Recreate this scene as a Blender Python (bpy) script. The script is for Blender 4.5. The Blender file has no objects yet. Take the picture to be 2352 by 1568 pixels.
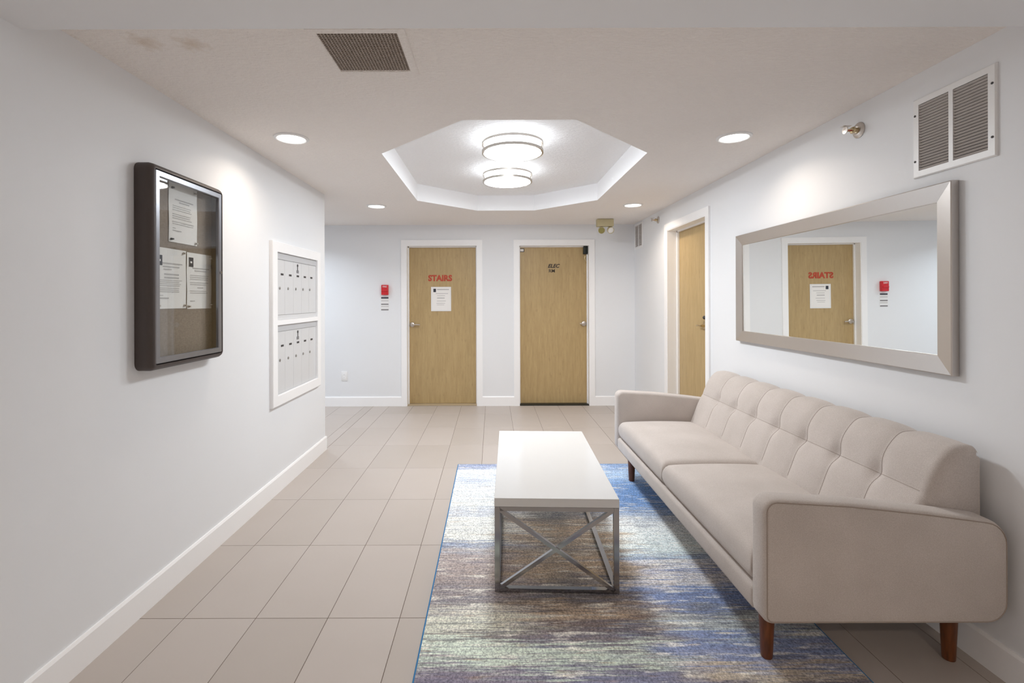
import bpy, bmesh, math, random
from mathutils import Vector, Matrix

# ------------------------------------------------------------------ camera
SC = bpy.context.scene
COL = SC.collection
H = 1.345                                   # eye height
cam_d = bpy.data.cameras.new('camera')
cam_d.sensor_width = 36.0
cam_d.lens = 1114.5 / 2352 * 36.0
cam_d.shift_x = (1176 - 1131) / 2352
cam_d.shift_y = -(784 - 688) / 2352
cam_d.clip_start = 0.05
cam = bpy.data.objects.new('camera', cam_d)
COL.objects.link(cam)
cam.matrix_world = Matrix.Translation((0, 0, H)) @ Matrix.Rotation(math.pi / 2, 4, 'X') @ Matrix.Rotation(-0.003, 4, 'Z')
SC.camera = cam

# ------------------------------------------------------------------ world, exposure, light levels
W = bpy.data.worlds.new('world')
SC.world = W
W.use_nodes = True
W.node_tree.nodes['Background'].inputs[0].default_value = (0.9, 0.95, 1.0, 1)
W.node_tree.nodes['Background'].inputs[1].default_value = 0.3
SC.view_settings.view_transform = 'Standard'
SC.view_settings.look = 'None'
SC.view_settings.gamma = 1.0
SC.view_settings.use_curve_mapping = False
SC.view_settings.exposure = 0.62
SC.cycles.diffuse_bounces = 7
SC.cycles.glossy_bounces = 3
SC.cycles.caustics_reflective = False
SC.cycles.caustics_refractive = False
DRUM_STRENGTH = 45.0                        # emission of the drum lenses
DRUM_SIDE = 6.5                             # emission of their opal side bands
DRUM_COLOR = (0.92, 0.965, 1.0)
POT_POWER = 1.7                             # watts of each downlight
POT_COLOR = (1.0, 0.84, 0.68)
REAR_FILL_POWER = 7.5                            # fill lamps added behind the camera, out of view
CORRIDOR_POWER = 6.5
CORRIDOR_COLOR = (0.82, 0.91, 1.0)

# ------------------------------------------------------------------ room numbers
XL, XR, YB, YE = -1.51, 1.805, 6.156, 4.37  # left wall, right wall, back wall, end of the left wall
ZC, ZS, YS = 2.295, 2.214, 1.554            # ceiling, soffit, soffit edge
YF = -2.6                                   # wall behind the camera
XC = -4.6                                   # end of the side corridor

# ------------------------------------------------------------------ materials
def srgb(r, g, b):
    def f(c):
        c /= 255.0
        return c / 12.92 if c <= 0.04045 else ((c + 0.055) / 1.055) ** 2.4
    return (f(r), f(g), f(b), 1.0)

MATS = {}
def new_mat(name):
    m = bpy.data.materials.new(name)
    m.use_nodes = True
    nt = m.node_tree
    p = nt.nodes['Principled BSDF']
    MATS[name] = m
    return m, nt, p

def pos(nt, scale=(1, 1, 1), rot=(0, 0, 0)):
    g = nt.nodes.new('ShaderNodeNewGeometry')
    mp = nt.nodes.new('ShaderNodeMapping')
    mp.inputs['Scale'].default_value = scale
    mp.inputs['Rotation'].default_value = rot
    nt.links.new(g.outputs['Position'], mp.inputs['Vector'])
    return mp.outputs['Vector']

def noise(nt, vec, scale=5.0, detail=3.0, rough=0.5):
    n = nt.nodes.new('ShaderNodeTexNoise')
    n.inputs['Scale'].default_value = scale
    n.inputs['Detail'].default_value = detail
    n.inputs['Roughness'].default_value = rough
    nt.links.new(vec, n.inputs['Vector'])
    return n.outputs['Fac']

def ramp(nt, fac, stops, interp='LINEAR'):
    r = nt.nodes.new('ShaderNodeValToRGB')
    r.color_ramp.interpolation = interp
    e = r.color_ramp.elements
    while len(e) < len(stops):
        e.new(0.5)
    for el, (p, c) in zip(e, stops):
        el.position = p
        el.color = c
    nt.links.new(fac, r.inputs['Fac'])
    return r.outputs['Color']

def mixc(nt, fac, a, b, mode='MIX'):
    m = nt.nodes.new('ShaderNodeMix')
    m.data_type = 'RGBA'
    m.blend_type = mode
    for sock, v in ((m.inputs[0], fac), (m.inputs[6], a), (m.inputs[7], b)):
        if hasattr(v, 'links') or hasattr(v, 'is_linked'):
            nt.links.new(v, sock)
        else:
            sock.default_value = v
    return m.outputs[2]

def math_n(nt, op, a, b=None, c=None, clamp=False):
    m = nt.nodes.new('ShaderNodeMath')
    m.operation = op
    m.use_clamp = clamp
    for i, v in enumerate((a, b, c)):
        if v is None:
            continue
        if hasattr(v, 'is_linked'):
            nt.links.new(v, m.inputs[i])
        else:
            m.inputs[i].default_value = v
    return m.outputs[0]

def bump(nt, p, height, strength=0.2, dist=0.002):
    b = nt.nodes.new('ShaderNodeBump')
    b.inputs['Strength'].default_value = strength
    b.inputs['Distance'].default_value = dist
    nt.links.new(height, b.inputs['Height'])
    nt.links.new(b.outputs['Normal'], p.inputs['Normal'])

def plain(name, col, rough=0.5, metal=0.0, spec=0.5, var=0.0, vscale=3.0):
    m, nt, p = new_mat(name)
    p.inputs['Roughness'].default_value = rough
    p.inputs['Metallic'].default_value = metal
    p.inputs['Specular IOR Level'].default_value = spec
    if var > 0:
        n = noise(nt, pos(nt), vscale, 3)
        lo = tuple(c * (1 - var) for c in col[:3]) + (1,)
        hi = tuple(min(1, c * (1 + var)) for c in col[:3]) + (1,)
        nt.links.new(ramp(nt, n, [(0.3, lo), (0.7, hi)]), p.inputs['Base Color'])
    else:
        p.inputs['Base Color'].default_value = col
    return m

def wall_paint(name, col, rough=0.55, b=0.05):
    m, nt, p = new_mat(name)
    n = noise(nt, pos(nt), 1.3, 1)
    lo = tuple(c * 0.985 for c in col[:3]) + (1,)
    nt.links.new(ramp(nt, n, [(0.35, lo), (0.65, col)]), p.inputs['Base Color'])
    p.inputs['Roughness'].default_value = rough
    p.inputs['Specular IOR Level'].default_value = 0.35
    return m

wall_paint('wall_paint', srgb(234, 236, 239))
plain('trim_paint', srgb(247, 247, 248), 0.35, spec=0.4)
wall_paint('recess_paint', srgb(246, 247, 249))
m, nt, p = new_mat('recess_plaster_lit')  # ceiling plaster made whiter: the drums' light is put into its colour
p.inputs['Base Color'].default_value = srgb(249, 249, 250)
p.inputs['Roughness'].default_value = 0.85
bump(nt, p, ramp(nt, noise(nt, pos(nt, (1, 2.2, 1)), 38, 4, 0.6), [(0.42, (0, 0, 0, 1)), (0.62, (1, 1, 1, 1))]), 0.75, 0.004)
# textured ceiling
m, nt, p = new_mat('ceiling_plaster')
c0 = srgb(247, 242, 238)
n1 = noise(nt, pos(nt, (1, 2.2, 1)), 38, 4, 0.6)
n2 = noise(nt, pos(nt), 1.1, 1)
stn = noise(nt, pos(nt), 30, 2)
base = ramp(nt, n2, [(0.3, tuple(c * .97 for c in c0[:3]) + (1,)), (0.7, c0)])
sg = nt.nodes.new('ShaderNodeNewGeometry')
def spot(cx, cy, r):
    d = nt.nodes.new('ShaderNodeVectorMath')
    d.operation = 'DISTANCE'
    nt.links.new(sg.outputs['Position'], d.inputs[0])
    d.inputs[1].default_value = (cx, cy, 2.295)
    wob = math_n(nt, 'ADD', d.outputs['Value'], math_n(nt, 'MULTIPLY', math_n(nt, 'SUBTRACT', stn, 0.5), 0.10))
    return math_n(nt, 'SUBTRACT', 1.0, math_n(nt, 'DIVIDE', wob, r), clamp=True)
stain = math_n(nt, 'MULTIPLY', math_n(nt, 'ADD', spot(-1.275, 1.785, .07), spot(-1.112, 1.80, .065), clamp=True) , 0.5)
base = mixc(nt, stain, base, srgb(206, 184, 158))      # old water marks
nt.links.new(base, p.inputs['Base Color'])
p.inputs['Roughness'].default_value = 0.85
p.inputs['Specular IOR Level'].default_value = 0.2
bump(nt, p, ramp(nt, n1, [(0.42, (0, 0, 0, 1)), (0.62, (1, 1, 1, 1))]), 0.75, 0.004)
# floor tile
m, nt, p = new_mat('floor_tile')
oi = nt.nodes.new('ShaderNodeObjectInfo')
tn = noise(nt, pos(nt), 2.5, 2)
tv = math_n(nt, 'ADD', math_n(nt, 'MULTIPLY', oi.outputs['Random'], 0.5), math_n(nt, 'MULTIPLY', tn, 0.5))
nt.links.new(ramp(nt, tv, [(0.2, srgb(181, 172, 165)), (0.8, srgb(189, 180, 174))]), p.inputs['Base Color'])
p.inputs['Roughness'].default_value = 0.42
p.inputs['Specular IOR Level'].default_value = 0.4
plain('grout', srgb(104, 90, 80), 0.9, var=0.1, vscale=20)
# oak veneer
m, nt, p = new_mat('oak_veneer')
g1 = noise(nt, pos(nt, (14, 14, 1.2)), 3, 5, 0.6)
g2 = noise(nt, pos(nt, (60, 60, 3)), 3, 3)
fl = noise(nt, pos(nt, (9, 9, 3.2)), 4, 2)
w = mixc(nt, 0.35, ramp(nt, g1, [(0.3, srgb(170, 145, 101)), (0.7, srgb(192, 167, 121))]),
         ramp(nt, g2, [(0.3, srgb(164, 139, 96)), (0.7, srgb(194, 169, 124))]))
w = mixc(nt, math_n(nt, 'MULTIPLY', ramp(nt, fl, [(0.62, (0, 0, 0, 1)), (0.74, (1, 1, 1, 1))]), 0.3), w, srgb(146, 122, 84))
nt.links.new(w, p.inputs['Base Color'])
p.inputs['Roughness'].default_value = 0.42
# sofa fabric
m, nt, p = new_mat('sofa_fabric')
f1 = noise(nt, pos(nt, (1, 1, 1)), 320, 3, 0.7)
f2 = noise(nt, pos(nt), 6, 4)
fc = mixc(nt, 0.5, ramp(nt, f1, [(0.3, srgb(168, 158, 151)), (0.7, srgb(216, 208, 203))]),
          ramp(nt, f2, [(0.3, srgb(184, 175, 169)), (0.7, srgb(203, 194, 189))]))
nt.links.new(fc, p.inputs['Base Color'])
p.inputs['Roughness'].default_value = 0.95
p.inputs['Specular IOR Level'].default_value = 0.15
p.inputs['Sheen Weight'].default_value = 0.25
p.inputs['Sheen Roughness'].default_value = 0.5
bump(nt, p, f1, 0.25, 0.001)
plain('piping_fabric', srgb(162, 150, 141), 0.95, spec=0.1)
plain('seam_thread', srgb(174, 163, 155), 0.95, spec=0.1)
# walnut legs
m, nt, p = new_mat('walnut')
g = noise(nt, pos(nt, (30, 30, 4)), 3, 4)
nt.links.new(ramp(nt, g, [(0.3, srgb(86, 46, 22)), (0.7, srgb(126, 72, 36))]), p.inputs['Base Color'])
p.inputs['Roughness'].default_value = 0.35
plain('white_lacquer', srgb(225, 225, 225), 0.12, spec=0.5)
plain('chrome', (0.42, 0.42, 0.43, 1), 0.14, 1.0)
plain('brushed_nickel', (0.62, 0.58, 0.54, 1), 0.32, 1.0)
plain('brass', (0.62, 0.50, 0.30, 1), 0.3, 1.0)
plain('mirror_glass', (0.93, 0.95, 0.94, 1), 0.0, 1.0)
m, nt, p = new_mat('champagne_frame')
p.inputs['Base Color'].default_value = srgb(208, 203, 199)
p.inputs['Metallic'].default_value = 0.9
p.inputs['Roughness'].default_value = 0.3
bump(nt, p, noise(nt, pos(nt, (400, 8, 8)), 3, 2), 0.04, 0.0005)
plain('mirror_back', srgb(96, 84, 76), 0.6)
m, nt, p = new_mat('case_plastic')
p.inputs['Base Color'].default_value = srgb(74, 65, 62)
p.inputs['Roughness'].default_value = 0.5
bump(nt, p, noise(nt, pos(nt, (1, 1, 1)), 500, 2), 0.1, 0.0005)
plain('aluminium', srgb(150, 152, 158), 0.3, 0.9)
plain('black_gap', srgb(22, 22, 26), 0.6)  # strip coloured near-black for the shade in the gap round the case door
# tweed pinboard
m, nt, p = new_mat('pinboard')
a = noise(nt, pos(nt, (1, 1, 12)), 60, 3)
b_ = noise(nt, pos(nt, (1, 12, 1)), 60, 3)
nt.links.new(mixc(nt, 0.5, ramp(nt, a, [(0.35, srgb(124, 111, 101)), (0.65, srgb(158, 145, 133))]),
                  ramp(nt, b_, [(0.35, srgb(122, 110, 100)), (0.65, srgb(160, 148, 136))])), p.inputs['Base Color'])
p.inputs['Roughness'].default_value = 0.95
plain('paper', srgb(242, 240, 238), 0.75, spec=0.2)
plain('ink_grey', srgb(190, 188, 188), 0.8, spec=0.1)
plain('ink_mid', srgb(140, 138, 140), 0.8, spec=0.1)
plain('ink_dark', srgb(70, 72, 80), 0.8, spec=0.1)
plain('pin_black', srgb(30, 28, 28), 0.5)
m, nt, p = new_mat('clear_pane')
nt.nodes.remove(p)
tr = nt.nodes.new('ShaderNodeBsdfTransparent')
tr.inputs[0].default_value = (0.97, 0.98, 0.98, 1)
gl = nt.nodes.new('ShaderNodeBsdfGlossy')
gl.inputs['Roughness'].default_value = 0.02
lw = nt.nodes.new('ShaderNodeLayerWeight')
lw.inputs['Blend'].default_value = 0.5
fac = math_n(nt, 'ADD', math_n(nt, 'MULTIPLY', math_n(nt, 'POWER', lw.outputs['Facing'], 4.0), 0.7), 0.04, clamp=True)
mx = nt.nodes.new('ShaderNodeMixShader')
nt.links.new(fac, mx.inputs[0])
nt.links.new(tr.outputs[0], mx.inputs[1])
nt.links.new(gl.outputs[0], mx.inputs[2])
nt.links.new(mx.outputs[0], nt.nodes['Material Output'].inputs[0])
plain('mail_metal', srgb(216, 217, 219), 0.42, 0.1)
plain('mail_header', srgb(198, 199, 202), 0.45, 0.1)
plain('slot_dark', srgb(60, 58, 58), 0.6)
plain('steel_dark', srgb(170, 168, 166), 0.35, 0.8)
plain('red_plastic', srgb(206, 34, 44), 0.35)
plain('red_letter', srgb(186, 70, 44), 0.5)
plain('black_letter', srgb(52, 42, 36), 0.5)
plain('white_plastic', srgb(236, 236, 236), 0.35)
plain('beige_plastic', srgb(196, 186, 150), 0.5)
plain('olive_lens', srgb(150, 142, 84), 0.3)
plain('black_metal', srgb(48, 52, 50), 0.45, 0.6)
plain('grille_grey', srgb(172, 160, 150), 0.55)
plain('louvre_grey', srgb(196, 189, 185), 0.5)
plain('duct_dark', srgb(52, 46, 42), 0.8)
plain('threshold_metal', srgb(206, 190, 162), 0.4, 0.4)
plain('blue_binding', srgb(70, 128, 176), 0.9, spec=0.1)

def emit(name, col, strength):
    m, nt, p = new_mat(name)
    p.inputs['Base Color'].default_value = (0.9, 0.9, 0.9, 1)
    p.inputs['Emission Color'].default_value = tuple(col) + (1,)
    p.inputs['Emission Strength'].default_value = strength
    return m
emit('drum_glow', DRUM_COLOR, DRUM_STRENGTH)
emit('drum_side_glow', DRUM_COLOR, DRUM_SIDE)
emit('pot_glow', (1.0, 0.96, 0.9), 6.0)

# rug: abstract watercolour stripes along X, bands along Y
m, nt, p = new_mat('rug_pile')
geo = nt.nodes.new('ShaderNodeNewGeometry')
sep = nt.nodes.new('ShaderNodeSeparateXYZ')
nt.links.new(geo.outputs['Position'], sep.inputs[0])
X, Y = sep.outputs[0], sep.outputs[1]
w1 = noise(nt, pos(nt, (1.6, 7, 1)), 1.5, 4, 0.6)
w2 = noise(nt, pos(nt, (1.7, 48, 1)), 1.6, 5, 0.7)
ty = math_n(nt, 'DIVIDE', math_n(nt, 'SUBTRACT', Y, 1.6), 2.35)
ty = math_n(nt, 'ADD', ty, math_n(nt, 'MULTIPLY', math_n(nt, 'SUBTRACT', w1, 0.5), 0.10))
ty = math_n(nt, 'ADD', ty, math_n(nt, 'MULTIPLY', math_n(nt, 'SUBTRACT', w2, 0.5), 0.20))
def ypos(y):
    return (y - 1.6) / 2.35
def band(stops):
    return ramp(nt, ty, [(ypos(y), srgb(*c)) for y, c in stops])
left = band([(1.64, (120, 114, 134)), (1.74, (128, 122, 134)), (1.80, (186, 200, 188)), (1.90, (190, 200, 188)), (1.94, (122, 116, 112)),
             (2.00, (196, 200, 186)), (2.10, (190, 188, 178)), (2.16, (134, 128, 132)), (2.30, (158, 146, 142)), (2.52, (160, 148, 146)),
             (2.60, (170, 168, 170)), (2.63, (112, 130, 164)), (2.70, (204, 206, 202)), (3.00, (206, 208, 204)), (3.06, (168, 174, 188)),
             (3.14, (204, 208, 206)), (3.50, (200, 206, 212)), (3.60, (176, 188, 210)), (3.72, (198, 206, 214)), (3.80, (204, 212, 224)), (3.88, (128, 140, 172))])
mid = band([(1.64, (112, 116, 146)), (1.74, (108, 106, 122)), (1.79, (176, 190, 178)), (1.86, (170, 180, 170)), (1.90, (104, 100, 112)),
            (2.02, (124, 112, 108)), (2.08, (176, 156, 132)), (2.14, (116, 106, 100)), (2.24, (106, 106, 116)), (2.30, (148, 138, 126)), (2.45, (174, 154, 130)),
            (2.60, (152, 144, 134)), (2.80, (184, 164, 138)), (3.0, (132, 132, 132)), (3.15, (186, 184, 178)), (3.5, (170, 180, 190)), (3.88, (112, 136, 176))])
right = band([(1.64, (104, 100, 112)), (1.72, (172, 160, 140)), (1.80, (122, 130, 160)), (1.92, (104, 122, 164)), (2.00, (176, 184, 182)), (2.06, (120, 124, 132)),
              (2.14, (104, 124, 170)), (2.24, (110, 130, 172)), (2.32, (206, 200, 194)), (2.38, (96, 116, 166)), (2.44, (214, 210, 206)), (2.50, (108, 132, 170)),
              (2.58, (204, 216, 216)), (2.78, (212, 218, 218)), (2.92, (200, 204, 206)), (3.02, (152, 164, 182)), (3.12, (90, 128, 178)), (3.45, (84, 128, 182)),
              (3.6, (128, 160, 200)), (3.74, (150, 178, 210)), (3.88, (114, 142, 184))])
xw = math_n(nt, 'ADD', X, math_n(nt, 'MULTIPLY', math_n(nt, 'SUBTRACT', noise(nt, pos(nt, (1.2, 9, 1)), 2, 3), 0.5), 0.9))
def sstep(v, a, b):
    n_ = nt.nodes.new('ShaderNodeMapRange')
    n_.interpolation_type = 'SMOOTHSTEP'
    nt.links.new(v, n_.inputs[0])
    n_.inputs[1].default_value = a
    n_.inputs[2].default_value = b
    return n_.outputs[0]
rc = mixc(nt, sstep(xw, -0.02, 0.25), left, mid)
rc = mixc(nt, sstep(xw, 0.5, 0.78), rc, right)
# fine stripes and pile speckle
s1 = noise(nt, pos(nt, (3.0, 70, 1)), 1.0, 5, 0.7)
s2 = noise(nt, pos(nt, (4.0, 26, 1)), 1.3, 5, 0.65)
rc = mixc(nt, math_n(nt, 'MULTIPLY', ramp(nt, s1, [(0.50, (0, 0, 0, 1)), (0.66, (1, 1, 1, 1))]), 0.62), rc, srgb(98, 104, 128))
rc = mixc(nt, math_n(nt, 'MULTIPLY', ramp(nt, s2, [(0.54, (0, 0, 0, 1)), (0.64, (1, 1, 1, 1))]), 0.66), rc, srgb(214, 212, 204))
s3 = noise(nt, pos(nt, (5.0, 40, 1)), 1.1, 4, 0.6)
rc = mixc(nt, math_n(nt, 'MULTIPLY', ramp(nt, s3, [(0.58, (0, 0, 0, 1)), (0.74, (1, 1, 1, 1))]), 0.55), rc, srgb(150, 122, 92))
s4 = noise(nt, pos(nt, (2.5, 44, 1)), 0.9, 4, 0.6)
rc = mixc(nt, math_n(nt, 'MULTIPLY', ramp(nt, s4, [(0.60, (0, 0, 0, 1)), (0.72, (1, 1, 1, 1))]), 0.6), rc, srgb(74, 78, 88))
sp = noise(nt, pos(nt, (1, 0.8, 1)), 120, 4, 0.75)
rc = mixc(nt, 1.0, rc, ramp(nt, sp, [(0.34, (0.62, 0.62, 0.64, 1)), (0.50, (1.2, 1.2, 1.2, 1)), (0.66, (1.85, 1.82, 1.76, 1))]), 'MULTIPLY')
hs = nt.nodes.new('ShaderNodeHueSaturation')
hs.inputs['Saturation'].default_value = 0.90
hs.inputs['Value'].default_value = 1.14
nt.links.new(rc, hs.inputs['Color'])
rc = mixc(nt, 0.04, hs.outputs['Color'], (0.55, 0.55, 0.54, 1))
nt.links.new(rc, p.inputs['Base Color'])
p.inputs['Roughness'].default_value = 1.0
p.inputs['Specular IOR Level'].default_value = 0.05
bump(nt, p, sp, 0.4, 0.003)

# ------------------------------------------------------------------ mesh helpers
def finish(name, bm, mat, parent=None, smooth=False, origin=None, angle=None):
    bmesh.ops.recalc_face_normals(bm, faces=bm.faces[:])
    me = bpy.data.meshes.new(name)
    xs = [v.co.x for v in bm.verts]; ys = [v.co.y for v in bm.verts]; zs = [v.co.z for v in bm.verts]
    o0 = Vector(((min(xs) + max(xs)) / 2, (min(ys) + max(ys)) / 2, min(zs))) if origin is None else Vector(origin)
    bmesh.ops.translate(bm, verts=bm.verts[:], vec=-o0)
    if smooth:
        for f in bm.faces:
            f.smooth = True
        lim = angle if angle is not None else math.radians(40)
        for e in bm.edges:
            if len(e.link_faces) == 2 and e.calc_face_angle(0) > lim:
                e.smooth = False
    bm.to_mesh(me)
    bm.free()
    me.materials.append(MATS[mat] if isinstance(mat, str) else mat)
    o = bpy.data.objects.new(name, me)
    COL.objects.link(o)
    if parent is not None:
        o.parent = parent
        o.location = o0 - wloc(parent)
    else:
        o.location = o0
    return o

def wloc(o):
    v = Vector(o.location)
    while o.parent is not None:
        o = o.parent
        v = v + Vector(o.location)
    return v

def thing(name, label, cat, loc, group=None, kind=None):
    o = bpy.data.objects.new(name, None)
    COL.objects.link(o)
    o.location = loc
    o.empty_display_size = 0.1
    tag(o, label, cat, group, kind)
    return o

def tag(o, label=None, cat=None, group=None, kind=None):
    if label: o['label'] = label
    if cat: o['category'] = cat
    if group: o['group'] = group
    if kind: o['kind'] = kind
    return o

def bx(bm, x0, x1, y0, y1, z0, z1, bev=0.0, seg=2, mtx=None):
    r = bmesh.ops.create_cube(bm, size=1.0)
    vs = r['verts']
    bmesh.ops.scale(bm, vec=(abs(x1 - x0), abs(y1 - y0), abs(z1 - z0)), verts=vs)
    bmesh.ops.translate(bm, vec=((x0 + x1) / 2, (y0 + y1) / 2, (z0 + z1) / 2), verts=vs)
    if bev > 0:
        es = list({e for v in vs for e in v.link_edges})
        rr = bmesh.ops.bevel(bm, geom=es, offset=bev, segments=seg, affect='EDGES', profile=0.5)
        vs = list({v for f in rr['faces'] for v in f.verts} | {v for v in vs if v.is_valid})
    if mtx is not None:
        bmesh.ops.transform(bm, matrix=mtx, verts=[v for v in vs if v.is_valid])
    return vs

def box(name, dims, mat, parent=None, bev=0.0, seg=2, smooth=None):
    bm = bmesh.new()
    bx(bm, *dims, bev=bev, seg=seg)
    return finish(name, bm, mat, parent, smooth=(bev > 0 and seg > 1) if smooth is None else smooth)

def frame_mtx(c, axis, up=None):
    """matrix whose local Z is AXIS and origin is C"""
    z = Vector(axis).normalized()
    u = Vector(up) if up is not None else (Vector((0, 0, 1)) if abs(z.z) < 0.9 else Vector((0, 1, 0)))
    x = u.cross(z).normalized()
    y = z.cross(x)
    m = Matrix((x, y, z)).transposed().to_4x4()
    m.translation = Vector(c)
    return m

def lathe(bm, prof, mtx, seg=32, cap0=True, cap1=True):
    """prof: list of (r, h) revolved about local Z"""
    rings = []
    for r, h in prof:
        if r < 1e-6:
            rings.append([bm.verts.new(mtx @ Vector((0, 0, h)))])
        else:
            rings.append([bm.verts.new(mtx @ Vector((r * math.cos(2 * math.pi * k / seg), r * math.sin(2 * math.pi * k / seg), h))) for k in range(seg)])
    for a, b in zip(rings, rings[1:]):
        if len(a) == 1 and len(b) == 1:
            continue
        for k in range(seg):
            k2 = (k + 1) % seg
            if len(a) == 1:
                bm.faces.new((a[0], b[k], b[k2]))
            elif len(b) == 1:
                bm.faces.new((a[k], a[k2], b[0]))
            else:
                bm.faces.new((a[k], a[k2], b[k2], b[k]))
    if cap0 and len(rings[0]) > 1:
        bm.faces.new(rings[0])
    if cap1 and len(rings[-1]) > 1:
        bm.faces.new(rings[-1])

def bar(bm, p0, p1, w, t=None, up=None):
    """square bar from p0 to p1"""
    p0, p1 = Vector(p0), Vector(p1)
    m = frame_mtx((p0 + p1) / 2, p1 - p0, up)
    L = (p1 - p0).length
    bx(bm, -w / 2, w / 2, -(t or w) / 2, (t or w) / 2, -L / 2, L / 2, mtx=m)

def tube(bm, pts, r, seg=8, closed=False):
    pts = [Vector(p_) for p_ in pts]
    n = len(pts)
    rings = []
    for i, p_ in enumerate(pts):
        a = pts[(i - 1) % n] if (closed or i > 0) else p_
        b = pts[(i + 1) % n] if (closed or i < n - 1) else p_
        m = frame_mtx(p_, b - a)
        rings.append([bm.verts.new(m @ Vector((r * math.cos(2 * math.pi * k / seg), r * math.sin(2 * math.pi * k / seg), 0))) for k in range(seg)])
    # match ring starts
    rng = range(n) if closed else range(n - 1)
    for i in rng:
        a, b = rings[i], rings[(i + 1) % n]
        best = min(range(seg), key=lambda s: sum((a[k].co - b[(k + s) % seg].co).length for k in range(seg)))
        for k in range(seg):
            bm.faces.new((a[k], a[(k + 1) % seg], b[(k + 1 + best) % seg], b[(k + best) % seg]))
    if not closed:
        bm.faces.new(rings[0]); bm.faces.new(rings[-1])

# surface frames: (u, v, depth) -> world
def on_left(u, v, d):  return Vector((XL + d, u, v))
def on_right(u, v, d): return Vector((XR - d, u, v))
def on_back(u, v, d):  return Vector((u, YB - d, v))
def on_ceil(u, v, d):  return Vector((u, v, ZC - d))

def rrect(u0, u1, v0, v1, r, n=4):
    pts = []
    if r <= 1e-5:
        return [(u0, v0), (u1, v0), (u1, v1), (u0, v1)]
    for cu, cv, a0 in ((u1 - r, v0 + r, -90), (u1 - r, v1 - r, 0), (u0 + r, v1 - r, 90), (u0 + r, v0 + r, 180)):
        for k in range(n + 1):
            a = math.radians(a0 + 90 * k / n)
            pts.append((cu + r * math.cos(a), cv + r * math.sin(a)))
    return pts

def sweep(bm, P, u0, u1, v0, v1, prof, r=0.0, n=4, cap=False, loop=False):
    """frame: prof = [(inset, depth)] swept round a rectangle"""
    rings = []
    for ins, d in prof:
        rr_ = max(r - ins, 0.002) if r > 0 else 0
        rings.append([bm.verts.new(P(u, v, d)) for u, v in rrect(u0 + ins, u1 - ins, v0 + ins, v1 - ins, rr_, n)])
    pairs = list(zip(rings, rings[1:])) + ([(rings[-1], rings[0])] if loop else [])
    for a, b in pairs:
        k_ = len(a)
        for k in range(k_):
            bm.faces.new((a[k], a[(k + 1) % k_], b[(k + 1) % k_], b[k]))
    if cap:
        bm.faces.new(rings[-1])

def pbox(bm, P, u0, u1, v0, v1, d0, d1, bev=0.0):
    a, b = P(u0, v0, d0), P(u1, v1, d1)
    return bx(bm, min(a.x, b.x), max(a.x, b.x), min(a.y, b.y), max(a.y, b.y), min(a.z, b.z), max(a.z, b.z), bev=bev)

def text_mesh(name, s, size, mat, parent, mtx, bold=0.0, extrude=0.001, shear=0.0, sx=1.0, spacing=1.0):
    cu = bpy.data.curves.new(name, 'FONT')
    cu.body = s
    cu.size = size
    cu.align_x = 'CENTER'
    cu.align_y = 'CENTER'
    cu.offset = bold
    cu.extrude = extrude
    cu.shear = shear
    cu.space_character = spacing
    cu.resolution_u = 3
    t = bpy.data.objects.new(name, cu)
    COL.objects.link(t)
    dg = bpy.context.evaluated_depsgraph_get()
    me = bpy.data.meshes.new_from_object(t.evaluated_get(dg))
    bpy.data.objects.remove(t)
    me.transform(mtx @ Matrix.Diagonal((sx, 1, 1, 1)))
    bm = bmesh.new()
    bm.from_mesh(me)
    bpy.data.meshes.remove(me)
    return finish(name, bm, mat, parent)

def S(o):
    o['kind'] = 'structure'
    return o

# ================================================================== STRUCTURE
# ------------------------------------------------------------------ floor with tiles
floor = S(box('floor', (XC, 2.1, YF, YB + 0.12, -0.06, -0.0015), 'grout'))
TX, TY, TG = 0.305, 0.61, 0.0024
tm = {}
def tile(x0, x1, y0, y1):
    w_, l_ = round(x1 - x0, 4), round(y1 - y0, 4)
    if w_ < 0.02 or l_ < 0.02:
        return
    key = (w_, l_)
    if key not in tm:
        bm = bmesh.new()
        bx(bm, x0, x1, y0, y1, -0.012, 0.0, bev=0.0008, seg=1)
        o = finish('tile', bm, 'floor_tile', floor)
        tm[key] = o.data
    else:
        o = bpy.data.objects.new('tile', tm[key])
        COL.objects.link(o)
        o.parent = floor
        o.location = Vector(((x0 + x1) / 2, (y0 + y1) / 2, -0.012)) - wloc(floor)
def tile_field(xa, xb, ya, yb):
    i0 = math.floor((xa + 1.311) / TX); i1 = math.ceil((xb + 1.311) / TX)
    j0 = math.floor((ya - 2.054) / TY); j1 = math.ceil((yb - 2.054) / TY)
    for i in range(i0, i1):
        for j in range(j0, j1):
            x0, x1 = -1.311 + i * TX, -1.311 + (i + 1) * TX
            y0, y1 = 2.054 + j * TY, 2.054 + (j + 1) * TY
            x0, x1 = max(x0, xa), min(x1, xb)
            y0, y1 = max(y0, ya), min(y1, yb)
            if x1 - x0 > 0.02 and y1 - y0 > 0.02:
                tile(x0 + TG / 2, x1 - TG / 2, y0 + TG / 2, y1 - TG / 2)
tile_field(XL + 0.001, XR - 0.001, YF, YB - 0.001)
tile_field(XC, XL, YE + 0.001, YB - 0.001)

# ------------------------------------------------------------------ walls
S(box('wall_left', (XC, XL, YF, YE, 0, 2.5), 'wall_paint'))
bm = bmesh.new()                            # plain pilaster skin under the soffit
bx(bm, XL, XL + 0.006, YF, YS, 0, ZS)
S(finish('trim_1', bm, 'wall_paint'))

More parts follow.
